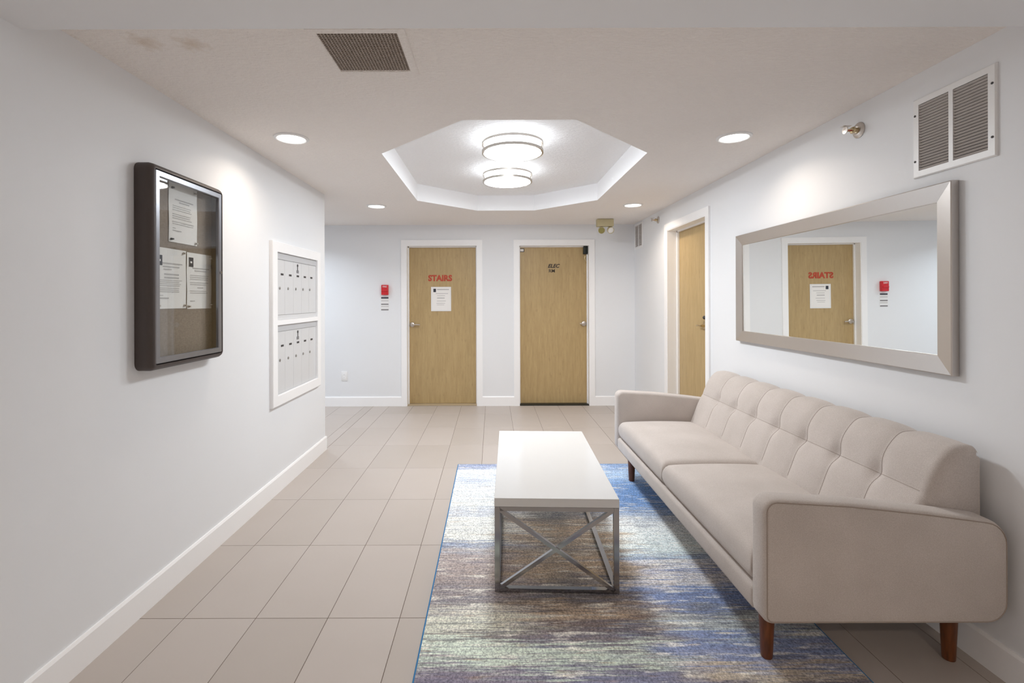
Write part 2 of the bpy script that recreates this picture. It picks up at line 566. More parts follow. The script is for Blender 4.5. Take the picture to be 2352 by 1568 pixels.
D1 = (-1.089, -0.193, 2.036)                # door openings: u0, u1, top
D2 = (0.337, 1.232, 2.036)
D3 = (4.08, 4.984, 2.05)
bm = bmesh.new()
T = 0.20
for x0, x1, z0 in ((XC - 0.1, D1[0], 0), (D1[1], D2[0], 0), (D2[1], XR, 0), (D1[0], D1[1], D1[2]), (D2[0], D2[1], D2[2])):
    bx(bm, x0, x1, YB, YB + T, z0, 2.5)
S(finish('wall_back', bm, 'wall_paint'))
bm = bmesh.new()
for y0, y1, z0 in ((YF, D3[0], 0), (D3[1], YB + T, 0), (D3[0], D3[1], D3[2])):
    bx(bm, XR, XR + T, y0, y1, z0, 2.5)
S(finish('wall_right', bm, 'wall_paint'))
S(box('wall_front', (XL, XR, YF - 0.1, YF, 0, 2.5), 'wall_paint'))
S(box('wall_corridor', (XC - 0.1, XC, YE, YB, 0, 2.5), 'wall_paint'))

# ------------------------------------------------------------------ ceiling with octagonal recess and vent opening
OX, OY0, OY1 = 0.146, 2.566, 5.178
OCT = [(OX - .302, OY0), (OX + .302, OY0), (OX + .862, 3.150), (OX + .862, 4.645), (OX + .302, OY1), (OX - .302, OY1), (OX - .862, 4.645), (OX - .862, 3.150)]
VU0, VU1, VV0, VV1 = -0.622, -0.337, 1.722, 2.008
bm = bmesh.new()
def loop_edges(pts, z):
    vs = [bm.verts.new((x, y, z)) for x, y in pts]
    return [bm.edges.new((vs[i], vs[(i + 1) % len(vs)])) for i in range(len(vs))]
ed = loop_edges([(XC - .1, YE - 0.05), (XL, YE - 0.05), (XL, YS - 0.08), (XR, YS - 0.08), (XR, YB), (XC - .1, YB)], ZC)
ed += loop_edges(OCT, ZC)
ed += loop_edges([(VU0, VV0), (VU1, VV0), (VU1, VV1), (VU0, VV1)], ZC)
bmesh.ops.triangle_fill(bm, use_beauty=True, edges=ed)
ceiling = S(finish('ceiling', bm, 'ceiling_plaster'))
for f in ceiling.data.polygons:
    pass
ZR = ZC + 0.162
bm = bmesh.new()
n = len(OCT)
for i in range(n):
    a, b = OCT[i], OCT[(i + 1) % n]
    bm.faces.new([bm.verts.new(v) for v in ((a[0], a[1], ZC), (b[0], b[1], ZC), (b[0], b[1], ZR), (a[0], a[1], ZR))])
bmesh.ops.remove_doubles(bm, verts=bm.verts[:], dist=1e-5)
finish('recess_side', bm, 'recess_paint', ceiling)
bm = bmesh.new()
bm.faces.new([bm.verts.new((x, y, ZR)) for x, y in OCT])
finish('recess_top', bm, 'recess_plaster_lit', ceiling)
box('roof_slab', (XC - .1, XR + .2, YF - .1, YB + .2, 2.5, 2.56), 'wall_paint', ceiling)
# soffit over the near part of the lobby
S(box('trim_2', (XL, XR, YF, YS, ZS, 2.5), 'wall_paint'))

# ------------------------------------------------------------------ baseboards
BH, BT = 0.120, 0.013
def baseboard(name, P, u0, u1, ends=0.0):
    bm = bmesh.new()
    prof = [(0, 0.0), (BT, 0.0), (BT, BH - 0.010), (BT - 0.006, BH), (0, BH)]
    ra = [bm.verts.new(P(u0, v, d)) for d, v in prof]
    rb = [bm.verts.new(P(u1, v, d)) for d, v in prof]
    k_ = len(prof)
    for k in range(k_):
        bm.faces.new((ra[k], ra[(k + 1) % k_], rb[(k + 1) % k_], rb[k]))
    bm.faces.new(ra); bm.faces.new(rb)
    return S(finish(name, bm, 'trim_paint'))
baseboard('baseboard_left', on_left, YF, YE + BT)
baseboard('baseboard_corridor', lambda u, v, d: Vector((u, YE + d, v)), XC, XL)
CW = 0.066
baseboard('baseboard_back', on_back, XC, D1[0] - CW)
baseboard('baseboard_back', on_back, D1[1] + CW, D2[0] - CW)
baseboard('baseboard_back', on_back, D2[1] + CW, XR)
baseboard('baseboard_right', on_right, YF, D3[0] - CW)
baseboard('baseboard_right', on_right, D3[1] + CW, YB - BT)

# ------------------------------------------------------------------ doors
def door(name, P, op, rec, mat='oak_veneer'):
    u0, u1, top = op
    bm = bmesh.new()
    pbox(bm, P, u0 + .008, u1 - .008, 0.012, top - .006, -rec - 0.042, -rec, bev=0.001)
    d = S(finish(name, bm, mat))
    bm = bmesh.new()
    for a, b, c, e in ((u0 - CW, u0, 0, top + CW), (u1, u1 + CW, 0, top + CW), (u0, u1, top, top + CW)):
        pbox(bm, P, a, b, c, e, -0.0005, 0.017)
    finish('casing', bm, 'trim_paint', d)
    bm = bmesh.new()                        # jamb lining and stop
    th = 0.0075
    for a, b, c, e in ((u0, u0 + th, 0, top), (u1 - th, u1, 0, top), (u0 + th, u1 - th, top - th, top)):
        pbox(bm, P, a, b, c, e, -rec - 0.06, 0.012)
    for a, b, c, e in ((u0 + th, u0 + th + .012, 0, top - th), (u1 - th - .012, u1 - th, 0, top - th), (u0 + th, u1 - th, top - th - .012, top - th)):
        pbox(bm, P, a, b, c, e, -rec + 0.001, -rec + 0.022)
    finish('jamb', bm, 'trim_paint', d)
    bm = bmesh.new()
    pbox(bm, P, u0, u1, 0, 0.010, -rec - .05, -0.004)
    finish('door_foot_strip', bm, 'threshold_metal' if name == 'door_1' else 'black_metal', d)  # threshold at the stairs door; plain dark strip under the others
    return d

def lever(P, d, rec, u, v, dirn, mat='brushed_nickel', L=0.105):
    nrm = (P(0, 0, 1) - P(0, 0, 0)).normalized()
    bm = bmesh.new()
    c = P(u, v, -rec)
    lathe(bm, [(0.031, 0), (0.031, 0.006), (0.026, 0.011), (0.012, 0.013), (0.011, 0.045), (0.0, 0.045)], frame_mtx(c, nrm), 24)
    tube(bm, [P(u, v, -rec + 0.044), P(u + dirn * .02, v, -rec + .047), P(u + dirn * .06, v + .002, -rec + .046), P(u + dirn * L, v - .002, -rec + .041)], 0.0085, 10)
    return finish('handle', bm, mat, d, smooth=True)

R1 = 0.10
door_1 = door('door_1', on_back, D1, R1)
tag(door_1, 'oak veneer stairs door with red lettering', None)
lever(on_back, door_1, R1, -1.035, 1.027, 1)
mt = lambda u, v, d: Matrix.Translation(on_back(u, v, d)) @ Matrix.Rotation(math.pi / 2, 4, 'X')
text_mesh('lettering', 'STAIRS', 0.104, 'red_letter', door_1, mt(-0.673, 1.621, -R1 + .0015), bold=0.0044, sx=0.97, spacing=1.0)
door_2 = door('door_2', on_back, D2, R1)
tag(door_2, 'oak veneer door with small black lettering and a dark closer')
lever(on_back, door_2, R1, 1.178, 1.034, -1, L=0.05)
text_mesh('lettering', 'ELEC', 0.066, 'black_letter', door_2, mt(0.787, 1.775, -R1 + .0015), bold=0.002, shear=0.3)
text_mesh('lettering', 'RM', 0.060, 'black_letter', door_2, mt(0.767, 1.712, -R1 + .0015), bold=0.0006)
bm = bmesh.new()
sweep(bm, on_back, 0.352, 0.412, 1.958, 2.004, [(0, -R1), (0, -R1 + .002), (.008, -R1 + .002), (.008, -R1)], loop=True)
finish('sticker_border', bm, 'slot_dark', door_2)
bm = bmesh.new()
pbox(bm, on_back, 0.360, 0.404, 1.966, 1.996, -R1, -R1 + .001)
finish('sticker', bm, 'paper', door_2)
bm = bmesh.new()
pbox(bm, on_back, 1.168, 1.222, 1.925, 2.026, -R1, -R1 + .05, bev=.006)
finish('door_closer', bm, 'black_metal', door_2, smooth=True)
bm = bmesh.new()
tube(bm, [on_back(1.196, 1.905, -R1 + .012), on_back(1.188, 1.872, -R1 + .014), on_back(1.206, 1.838, -R1 + .012), on_back(1.216, 1.812, -R1 + .010)], 0.006, 8)
finish('closer_arm', bm, 'brass', door_2, smooth=True)

R3 = 0.11
door_3 = door('door_3', on_right, D3, R3)
tag(door_3, 'light wood door with brass lever beside the sofa')
lever(on_right, door_3, R3, 4.345, 1.105, 1, 'brass', L=0.11)
bm = bmesh.new()
pbox(bm, on_right, 4.30, 4.40, 1.075, 1.150, -R3, -R3 + .006, bev=.001)
finish('lock_plate', bm, 'brass', door_3)
bm = bmesh.new()
lathe(bm, [(.016, 0), (.016, .012), (.008, .02), (0, .02)], frame_mtx(on_right(4.37, 1.178, -R3), (-1, 0, 0)), 20)
finish('deadbolt', bm, 'slot_dark', door_3, smooth=True)

# ================================================================== LIGHT FIXTURES
def drum_light(x, y, label):
    t = thing('ceiling_drum_light', label, 'ceiling light', (x, y, ZR - 0.115), 'drum lights in the octagonal recess')
    up = lambda z: Matrix.Translation((x, y, z))
    bm = bmesh.new()
    lathe(bm, [(0.165, -0.02), (0.165, 0.0), (0.0, 0.0)], up(ZR - 0.001), 48)
    finish('canopy', bm, 'white_plastic', t, smooth=True)
    bm = bmesh.new()
    lathe(bm, [(0.190, 0.0), (0.193, -0.02), (0.193, -0.090)], up(ZR - 0.006), 64, False, False)
    finish('side_band', bm, 'drum_side_glow', t, smooth=True)
    bm = bmesh.new()
    lathe(bm, [(0.193, -0.090), (0.184, -0.101), (0.10, -0.112), (0.0, -0.115)], up(ZR - 0.006), 64, False, False)
    finish('diffuser', bm, 'drum_glow', t, smooth=True, angle=math.radians(60))
    for zz in (ZR - 0.040, ZR - 0.097):
        bm = bmesh.new()
        pr = [(0.199, -0.0085), (0.212, -0.0085), (0.212, 0.0085), (0.199, 0.0085), (0.199, -0.0085)]
        lathe(bm, pr, up(zz), 64, False, False)
        bmesh.ops.remove_doubles(bm, verts=bm.verts[:], dist=1e-6)
        finish('ring', bm, 'brushed_nickel', t, smooth=True, angle=math.radians(50))
    for k in range(3):
        a = math.radians(112 + 120 * k)
        bm = bmesh.new()
        cx, cy = x + .206 * math.cos(a), y + .206 * math.sin(a)
        bx(bm, cx - .0025, cx + .0025, cy - .0025, cy + .0025, ZR - .100, ZR - .036)
        finish('post', bm, 'brushed_nickel', t)
    return t
drum_light(0.142, 3.345, 'round white drum ceiling light nearer the camera, in the octagonal recess')
drum_light(0.132, 4.17, 'round white drum ceiling light farther back, nearer the wooden doors')

def pot_light(x, y, z, label, power, color, group='recessed downlights in the ceiling'):
    t = thing('recessed_downlight', label, 'ceiling light', (x, y, z - 0.012), group)
    bm = bmesh.new()
    lathe(bm, [(0.098, 0.0), (0.096, -0.006), (0.084, -0.011), (0.078, -0.008), (0.076, 0.0)], Matrix.Translation((x, y, z)), 48, False, False)
    finish('trim_ring', bm, 'white_plastic', t, smooth=True)
    bm = bmesh.new()
    lathe(bm, [(0.078, -0.0045), (0.0, -0.0055)], Matrix.Translation((x, y, z)), 40, False, False)
    finish('lens', bm, 'pot_glow', t)
    l = bpy.data.lights.new('downlight_lamp', 'AREA')
    l.shape = 'DISK'
    l.size = 0.13
    l.energy = power
    l.color = color
    l.spread = math.radians(140)
    lo = bpy.data.objects.new('downlight_lamp', l)
    COL.objects.link(lo)
    lo.parent = t
    lo.location = (0, 0, -0.001)
    return t
pot_light(-1.174, 2.84, ZC, 'round downlight in the ceiling above the notice board', POT_POWER, POT_COLOR)
pot_light(1.420, 2.846, ZC, 'round downlight in the ceiling above the sofa and mirror', POT_POWER, POT_COLOR)
pot_light(-1.167, 4.90, ZC, 'round downlight far back, left of the octagonal recess', POT_POWER * 1.1, POT_COLOR)
pot_light(1.416, 4.88, ZC, 'round downlight far back, near the small wall vent', POT_POWER * 1.9, POT_COLOR)
pot_light(-0.95, -0.9, ZS, 'added fill downlight, unseen behind the viewer, on the notice board side', REAR_FILL_POWER, POT_COLOR)  # this pair is added to brighten the near end
pot_light(1.15, -0.9, ZS, 'added fill downlight, unseen behind the viewer, on the sofa side', REAR_FILL_POWER, POT_COLOR)
pot_light(-2.35, 5.35, ZC, 'round downlight in the side corridor ceiling, nearer the lobby', CORRIDOR_POWER, CORRIDOR_COLOR)
pot_light(-3.6, 5.35, ZC, 'round downlight in the side corridor ceiling, at its end', CORRIDOR_POWER, CORRIDOR_COLOR)

# ================================================================== CEILING VENT
t = thing('ceiling_vent', 'square dark egg-crate exhaust grille with white frame in the ceiling', 'vent', ((VU0 + VU1) / 2, (VV0 + VV1) / 2, ZC - .008))
bm = bmesh.new()
sweep(bm, on_ceil, VU0 - .035, VU1 + .035, VV0 - .035, VV1 + .03, [(0, 0), (.004, .007), (.031, .007), (.035, .003), (.035, -.02)], r=0)
finish('frame', bm, 'ceiling_plaster', t)
bm = bmesh.new()
sweep(bm, on_ceil, VU0, VU1, VV0, VV1, [(0, 0), (0, -.15)], cap=True)
finish('duct', bm, 'duct_dark', t)
bm = bmesh.new()
N = 24
for k in range(N + 1):
    u = VU0 + (VU1 - VU0) * k / N
    v = VV0 + (VV1 - VV0) * k / N
    bx(bm, u - .0012, u + .0012, VV0, VV1, ZC - .004, ZC + .010)
    bx(bm, VU0, VU1, v - .0012, v + .0012, ZC - .0041, ZC + .0099)
tag(finish('grille', bm, 'grille_grey', t), kind='stuff')

# ================================================================== WALL VENTS
def wall_vent(u0, u1, v0, v1, label, n_slat, join, border=0.028, screws=True):
    t = thing('wall_vent', label, 'vent', on_right((u0 + u1) / 2, v0, 0.0))
    bm = bmesh.new()
    sweep(bm, on_right, u0, u1, v0, v1, [(0, 0), (0, .006), (.004, .010), (border, .010), (border, .001)])
    finish('frame', bm, 'white_plastic', t)
    um = (u0 + u1) / 2
    bm = bmesh.new()
    pbox(bm, on_right, um - .009, um + .009, v0 + border, v1 - border, .001, .0098)
    finish('mullion', bm, 'white_plastic', t)
    bm = bmesh.new()
    pbox(bm, on_right, u0 + border, u1 - border, v0 + border, v1 - border, .0002, .0012)
    finish('backing', bm, 'duct_dark', t)
    pitch = (v1 - v0 - 2 * border) / n_slat
    sh = None
    jb = bmesh.new() if join else None
    for a, b in ((u0 + border, um - .009), (um + .009, u1 - border)):
        for k in range(n_slat):
            v = v0 + border + pitch * (k + 0.5)
            bmx = jb if join else bmesh.new()
            c = [on_right(a, v - pitch * .34, .0014), on_right(a, v + pitch * .20, .0090), on_right(a, v + pitch * .28, .0086), on_right(a, v - pitch * .26, .0013)]
            e = [on_right(b, q.z, XR - q.x) for q in c]
            if join or sh is None:
                va = [bmx.verts.new(q) for q in c]; vb = [bmx.verts.new(q) for q in e]
                for i in range(4):
                    bmx.faces.new((va[i], va[(i + 1) % 4], vb[(i + 1) % 4], vb[i]))
                bmx.faces.new(va); bmx.faces.new(vb)
                if not join:
                    o = finish('louvre', bmx, 'louvre_grey', t)
                    sh = (o, Vector(((c[0].x + c[1].x) / 2, (a + b) / 2, v)), Vector(o.location))
            else:
                bmx.free()
                o = sh[0].copy()
                COL.objects.link(o)
                o.parent = t
                o.location = sh[2] + Vector((0, (a + b) / 2 - sh[1].y, v - sh[1].z))
    if join:
        tag(finish('louvres', jb, 'louvre_grey', t), kind='stuff')
    if screws:
        for uu in (u0 + .012, u1 - .012):
            for vv in (v0 + .07, v1 - .07):
                bm = bmesh.new()
                lathe(bm, [(.0045, 0), (.0045, .002), (0, .003)], frame_mtx(on_right(uu, vv, .0098), (-1, 0, 0)), 12)
                finish('screw', bm, 'slot_dark', t)
    return t
wall_vent(1.728, 2.070, 1.853, 2.186, 'large white louvred wall vent above the mirror', 24, False)
wall_vent(5.80, 6.12, 1.965, 2.283, 'small white louvred wall vent in the far corner', 14, True, screws=False)

# ================================================================== SPRINKLERS
def sprinkler(u, v, label):
    c = on_right(u, v, 0)
    m = frame_mtx(c, (-1, 0, 0))
    t = thing('sprinkler', label, 'sprinkler', c, 'wall sprinklers')
    bm = bmesh.new()
    lathe(bm, [(.038, 0), (.038, .004), (.032, .010), (.020, .013), (.016, .011)], m, 32, False, True)
    finish('escutcheon', bm, 'brushed_nickel', t, smooth=True)
    bm = bmesh.new()
    lathe(bm, [(.013, .008), (.013, .026), (.017, .027), (.017, .036), (.010, .038), (0, .038)], m, 6, False, True)
    finish('body', bm, 'brass', t)
    bm = bmesh.new()
    for s in (-1, 1):
        tube(bm, [m @ Vector((s * .013, 0, .036)), m @ Vector((s * .016, 0, .050)), m @ Vector((s * .005, 0, .068))], .003, 8)
    finish('yoke', bm, 'brass', t, smooth=True)
    bm = bmesh.new()
    lathe(bm, [(.003, .038), (.003, .066)], m, 10)
    finish('bulb', bm, 'red_plastic', t, smooth=True)
    bm = bmesh.new()
    lathe(bm, [(.0, .066), (.018, .068), (.018, .071), (0, .072)], m, 20)
    finish('deflector', bm, 'brushed_nickel', t)
    bm = bmesh.new()
    bx(bm, c.x - .085, c.x - .045, c.y - .012, c.y + .012, c.z + .018, c.z + .020)
    finish('hood', bm, 'brushed_nickel', t)
sprinkler(2.385, 2.172, 'metal wall sprinkler head beside the large vent')
sprinkler(5.27, 2.205, 'metal wall sprinkler head beside the wooden door, near the corner')

# ================================================================== EMERGENCY LIGHT
EX, EY = 1.335, 5.75
t = thing('emergency_light', 'beige twin-head emergency light under the ceiling by the far corner', 'emergency light', (EX, EY, 2.10))
box('body', (EX - .098, EX + .098, EY - .04, EY + .04, 2.205, ZC - .001), 'beige_plastic', t, bev=.008)
for s, mt_ in ((-0.045, 'olive_lens'), (0.060, 'white_plastic')):
    m_ = frame_mtx((EX + s, EY - .015, 2.165), Vector((s * 2, -1, -0.45)))
    bm = bmesh.new()
    lathe(bm, [(0, -.035), (.022, -.035), (.036, -.01), (.040, .024), (.036, .026), (.034, .018)], m_, 24, False, False)
    h_ = finish('lamp_head', bm, 'beige_plastic', t, smooth=True)
    bm = bmesh.new()
    lathe(bm, [(.035, .019), (.02, .024), (0, .026)], m_, 24, False, False)
    finish('lens', bm, mt_, h_, smooth=True)
    bm = bmesh.new()
    tube(bm, [(EX + s, EY, 2.207), (EX + s, EY + .004, 2.180)], .010, 10)
    finish('swivel', bm, 'beige_plastic', h_)

# ================================================================== BACK WALL FITTINGS
t = thing('fire_alarm', 'red fire alarm pull station on the wall left of the stairs door', 'fire alarm', on_back(-1.358, 1.408, 0))
bm = bmesh.new(); pbox(bm, on_back, -1.402, -1.315, 1.408, 1.536, 0, .04, bev=.006)
finish('body', bm, 'red_plastic', t, smooth=True)
bm = bmesh.new(); pbox(bm, on_back, -1.394, -1.323, 1.452, 1.474, .038, .052, bev=.004)
finish('pull_bar', bm, 'red_plastic', t, smooth=True)
text_mesh('lettering', 'FIRE', 0.03, 'paper', t, mt(-1.358, 1.512, .0405))
pl = thing('alarm_instruction_plate', 'small grey instruction plate with black band below the red fire alarm', 'sign', on_back(-1.364, 1.213, 0))
bm = bmesh.new(); pbox(bm, on_back, -1.414, -1.315, 1.213, 1.384, 0, .003)
finish('plate', bm, 'white_plastic', pl)
for z0, z1, mm in ((1.362, 1.382, 'ink_dark'), (1.283, 1.299, 'ink_mid'), (1.258, 1.266, 'ink_grey'), (1.214, 1.230, 'ink_mid'), (1.326, 1.332, 'ink_grey'), (1.340, 1.346, 'ink_grey')):
    bm = bmesh.new(); pbox(bm, on_back, -1.411, -1.318, z0, z1, .0028, .0036)
    finish('printed_band', bm, mm, pl)

t = thing('wall_outlet', 'white wall outlet low on the back wall', 'outlet', on_back(-1.88, .322, 0))
bm = bmesh.new(); pbox(bm, on_back, -1.918, -1.842, .322, .442, 0, .006, bev=.002)
finish('cover_plate', bm, 'white_plastic', t, smooth=True)
for zz in (.362, .404):
    bm = bmesh.new(); pbox(bm, on_back, -1.896, -1.864, zz - .014, zz + .014, .005, .0078, bev=.001)
    sk = finish('socket', bm, 'trim_paint', t)
    bm = bmesh.new()
    for du in (-.007, .006):
        pbox(bm, on_back, -1.88 + du - .001, -1.88 + du + .001, zz - .003, zz + .007, .0076, .0080)
    finish('slots', bm, 'slot_dark', sk)

# framed notice on the stairs door
PD = lambda u, v, d: on_back(u, v, d - R1)
t = thing('framed_notice', 'white printed notice in a clear frame under the STAIRS lettering', 'notice', PD(-.661, 1.199, 0))
bm = bmesh.new(); pbox(bm, PD, -.790, -.532, 1.199, 1.512, .0003, .008, bev=.001)
finish('holder', bm, 'white_plastic', t)
bm = bmesh.new(); pbox(bm, PD, -.770, -.548, 1.215, 1.500, .0079, .0088)
pg = finish('paper', bm, 'paper', t)
bm = bmesh.new(); pbox(bm, PD, -.760, -.726, 1.444, 1.488, .0087, .0094)
finish('emblem', bm, 'ink_dark', t)
bm = bmesh.new()
for a, b, z, h in ((-.712, -.56, 1.478, .014), (-.728, -.57, 1.425, .007), (-.712, -.61, 1.398, .006), (-.712, -.615, 1.368, .012), (-.715, -.60, 1.330, .006), (-.72, -.61, 1.300, .006), (-.715, -.62, 1.28, .005)):
    pbox(bm, PD, a, b, z - h / 2, z + h / 2, .0087, .0092)
finish('printed_lines', bm, 'ink_grey', t)

# ================================================================== NOTICE BOARD CASE (left wall)
BU0, BU1, BV0, BV1 = 2.045, 2.606, 1.044, 1.937
t = thing('notice_board_case', 'dark framed glass notice board case on the left wall', 'notice board', on_left((BU0 + BU1) / 2, BV0, 0))
bm = bmesh.new()
sweep(bm, on_left, BU0, BU1, BV0, BV1, [(0, 0), (0, .044), (.004, .058), (.012, .068), (.020, .073), (.0245, .073), (.0245, .060), (.0245, .004)], r=.035, n=6)
finish('case', bm, 'case_plastic', t, smooth=True, angle=math.radians(45))
bm = bmesh.new()
pbox(bm, on_left, BU0 + .02, BU1 - .02, BV0 + .02, BV1 - .02, .004, .016)
finish('pinboard', bm, 'pinboard', t)
bm = bmesh.new()
sweep(bm, on_left, BU0 + .0245, BU1 - .0245, BV0 + .0245, BV1 - .0245, [(0, .060), (.003, .066), (.003, .060)], loop=True, r=.010, n=3)
finish('black_gap', bm, 'black_gap', t)
bm = bmesh.new()
sweep(bm, on_left, BU0 + .028, BU1 - .028, BV0 + .028, BV1 - .028, [(0, .058), (0, .070), (.003, .073), (.024, .073), (.027, .069), (.027, .058)], loop=True, r=.006, n=3)
df = finish('door_frame', bm, 'aluminium', t)
bm = bmesh.new()
pbox(bm, on_left, BU0 + .05, BU1 - .05, BV0 + .05, BV1 - .05, .0635, .0645)
finish('glass', bm, 'clear_pane', t)
bm = bmesh.new()
lathe(bm, [(.007, 0), (.007, .006), (.005, .008), (0, .008)], frame_mtx(on_left(BU1 - .042, 1.492, .072), (1, 0, 0)), 20)
finish('lock', bm, 'chrome', df, smooth=True)

random.seed(4)
PL = lambda u, v, d: on_left(u, v, d + .016)
def sheet(u0, v1, label, emblem, lines, pins, w=.214, h=.278):
    u1, v0 = u0 + w, v1 - h
    t = thing('paper_notice', label, 'notice', PL((u0 + u1) / 2, v0, 0), 'paper notices in the notice board')
    bm = bmesh.new()
    nu = 8
    rows = []
    for j in range(7):
        rows.append([bm.verts.new(PL(u0 + w * i / nu, v0 + h * j / 6, .0016 + .0018 * math.sin(i * 1.1 + j * .8) ** 2)) for i in range(nu + 1)])
    for j in range(6):
        for i in range(nu):
            bm.faces.new((rows[j][i], rows[j][i + 1], rows[j + 1][i + 1], rows[j + 1][i]))
    finish('sheet', bm, 'paper', t, smooth=True)
    if emblem:
        bm = bmesh.new()
        eu, ev = u0 + emblem[0], v1 - emblem[1]
        pbox(bm, PL, eu, eu + .034, ev - .046, ev, .0036, .0042)
        em = finish('emblem', bm, 'ink_dark', t)
        bm = bmesh.new()
        pbox(bm, PL, eu + .009, eu + .023, ev - .028, ev - .019, .0042, .0046)
        finish('emblem_mark', bm, 'paper', em)
    bm = bmesh.new()
    for a, b, v, hh in lines:
        pbox(bm, PL, u0 + a * w, u0 + b * w, v1 - v * h - hh / 2, v1 - v * h + hh / 2, .0036, .0040)
    finish('printed_lines', bm, 'ink_grey', t)
    for a, b in pins:
        bm = bmesh.new()
        lathe(bm, [(.0055, 0), (.0055, .004), (.003, .010), (.0045, .012), (0, .012)], frame_mtx(PL(u0 + a * w, v1 - b * h, .003), (1, 0, 0)), 12)
        finish('push_pin', bm, 'pin_black' if (a < .5 and not emblem) else 'brushed_nickel', t, smooth=True)
head = lambda: [(.2, .8, .17, .004), (.32, .68, .215, .004)]
body = lambda v0, k, s=.035: [(.12, .12 + random.uniform(.6, .76), v0 + i * s, .0028) for i in range(k)]
sheet(2.238, 1.897, 'white printed page pinned alone at the top of the notice board', None,
      [(.2, .85, .27, .005), (.35, .7, .31, .005)] + body(.38, 3) + body(.52, 3) + body(.65, 2) + [(.12, .22, .76, .003), (.12, .42, .80, .004)],
      [(.1, .09), (.9, .07), (.07, .955), (.93, .96)])
sheet(2.149, 1.586, 'white printed page, lower in the notice board, nearer the hinge side', (.008, .035),
      [(.15, .86, .25, .006), (.22, .76, .305, .005), (.24, .5, .35, .004), (.26, .74, .43, .006), (.26, .74, .485, .006)] + body(.53, 4, .03) + body(.66, 3, .03) + [(.1, .22, .78, .003), (.1, .40, .825, .005)],
      [(.9, .05), (.06, .95), (.93, .95)])
sheet(2.369, 1.582, 'white printed page, lower in the notice board, beside the lock', (.016, .024),
      [(.22, .9, .27, .005), (.3, .76, .315, .005)] + body(.40, 3) + body(.53, 2) + [(.4, .64, .62, .004)] + body(.68, 2) + [(.12, .3, .86, .004)],
      [(.93, .06), (.05, .955), (.95, .93)], w=.206)

# ================================================================== MAILBOX PANEL (left wall)
MU0, MU1, MV0, MV1 = 3.285, 4.198, 0.611, 1.753
t = thing('mailbox_panel', 'white framed wall mailbox unit with two rows of grey doors', 'mailbox', on_left((MU0 + MU1) / 2, MV0, 0))
FD = .026
bm = bmesh.new()
sweep(bm, on_left, MU0, MU1, MV0, MV1, [(0, 0), (0, FD - .004), (.004, FD), (.070, FD), (.072, FD - .002), (.072, 0)])
fr_ = finish('frame', bm, 'trim_paint', t)
bm = bmesh.new(); pbox(bm, on_left, MU0 + .072, MU1 - .072, 1.172, 1.206, 0, FD - .001)
finish('cross_rail', bm, 'trim_paint', t)
iu0, iu1 = MU0 + .074, MU1 - .074
for v0, v1 in ((1.206, 1.681), (.683, 1.172)):
    bm = bmesh.new(); pbox(bm, on_left, iu0, iu1, v0, v1, 0, .003)
    pan = finish('back_panel', bm, 'mail_header', t)
    bm = bmesh.new(); pbox(bm, on_left, iu0, iu1, v1 - .046, v1 - .002, .003, .011)
    finish('header_strip', bm, 'mail_header', pan)
    if v0 > 1:
        bm = bmesh.new(); pbox(bm, on_left, iu0, iu1, v0 + .001, v0 + .034, .003, .009)
        finish('sill_strip', bm, 'mail_metal', pan)
    bm = bmesh.new()                        # crest above the middle slot
    cu_, cv_ = 3.742, v1 - .082
    lathe(bm, [(.011, 0), (.011, .003), (0, .004)], frame_mtx(on_left(cu_, cv_ + .012, .007), (1, 0, 0)), 16)
    pbox(bm, on_left, cu_ - .004, cu_ + .004, cv_ - .026, cv_ + .012, .007, .010)
    finish('crest', bm, 'slot_dark', pan)
    bm = bmesh.new()
    for k in (-1, 0, 1):
        pbox(bm, on_left, cu_ + k * .014 - .006, cu_ + k * .014 + .006, cv_ - .046, cv_ - .024, .007, .0095)
    finish('crest_letters', bm, 'ink_mid', pan)
    pw = (iu1 - iu0) / 5
    for k in range(5):
        a = iu0 + pw * k
        bm = bmesh.new(); pbox(bm, on_left, a + .0007, a + pw - .0007, v0 + (.036 if v0 > 1 else .004), v1 - .048, .003, .0075, bev=.0008)
        dr = finish('mailbox_door', bm, 'mail_metal', t)
        um = 3.467 + .140 * k
        bm = bmesh.new(); pbox(bm, on_left, um - .022, um + .022, v1 - .158, v1 - .144, .0072, .0088)
        finish('name_slot', bm, 'slot_dark', dr)
        bm = bmesh.new()
        lathe(bm, [(.010, 0), (.010, .004), (.006, .006), (0, .006)], frame_mtx(on_left(um - .041, v1 - .250, .0074), (1, 0, 0)), 16)
        finish('lock', bm, 'steel_dark', dr, smooth=True)

# ================================================================== MIRROR (right wall)
GU0, GU1, GV0, GV1 = 1.875, 3.541, 1.043, 1.802
t = thing('wall_mirror', 'long horizontal mirror in a brushed champagne frame above the sofa', 'mirror', on_right((GU0 + GU1) / 2, GV0, 0))
bm = bmesh.new()
sweep(bm, on_right, GU0, GU1, GV0, GV1, [(0, .002), (0, .028), (.004, .031), (.072, .020), (.074, .016), (.074, .004)], loop=True)
finish('frame', bm, 'champagne_frame', t)
bm = bmesh.new(); pbox(bm, on_right, GU0 + .004, GU1 - .004, GV0 + .004, GV1 - .004, .0, .004)
finish('backing', bm, 'mirror_back', t)
MIR_TILT, MIR_WARP = 0.0046, 0.0036          # hangs leaning out a hair; the thin glass is a little warped
bm = bmesh.new()
gv = (GV0 + GV1) / 2
def mir(u, v): return on_right(u, v, .010 + (v - gv) * MIR_TILT + MIR_WARP * (u - 2.31) ** 2)
gr = [[bm.verts.new(mir(GU0 + .07 + (GU1 - GU0 - .14) * i / 40, GV0 + .07 + (GV1 - GV0 - .14) * j / 2)) for j in range(3)] for i in range(41)]
for i in range(40):
    for j in range(2):
        bm.faces.new((gr[i][j], gr[i + 1][j], gr[i + 1][j + 1], gr[i][j + 1]))
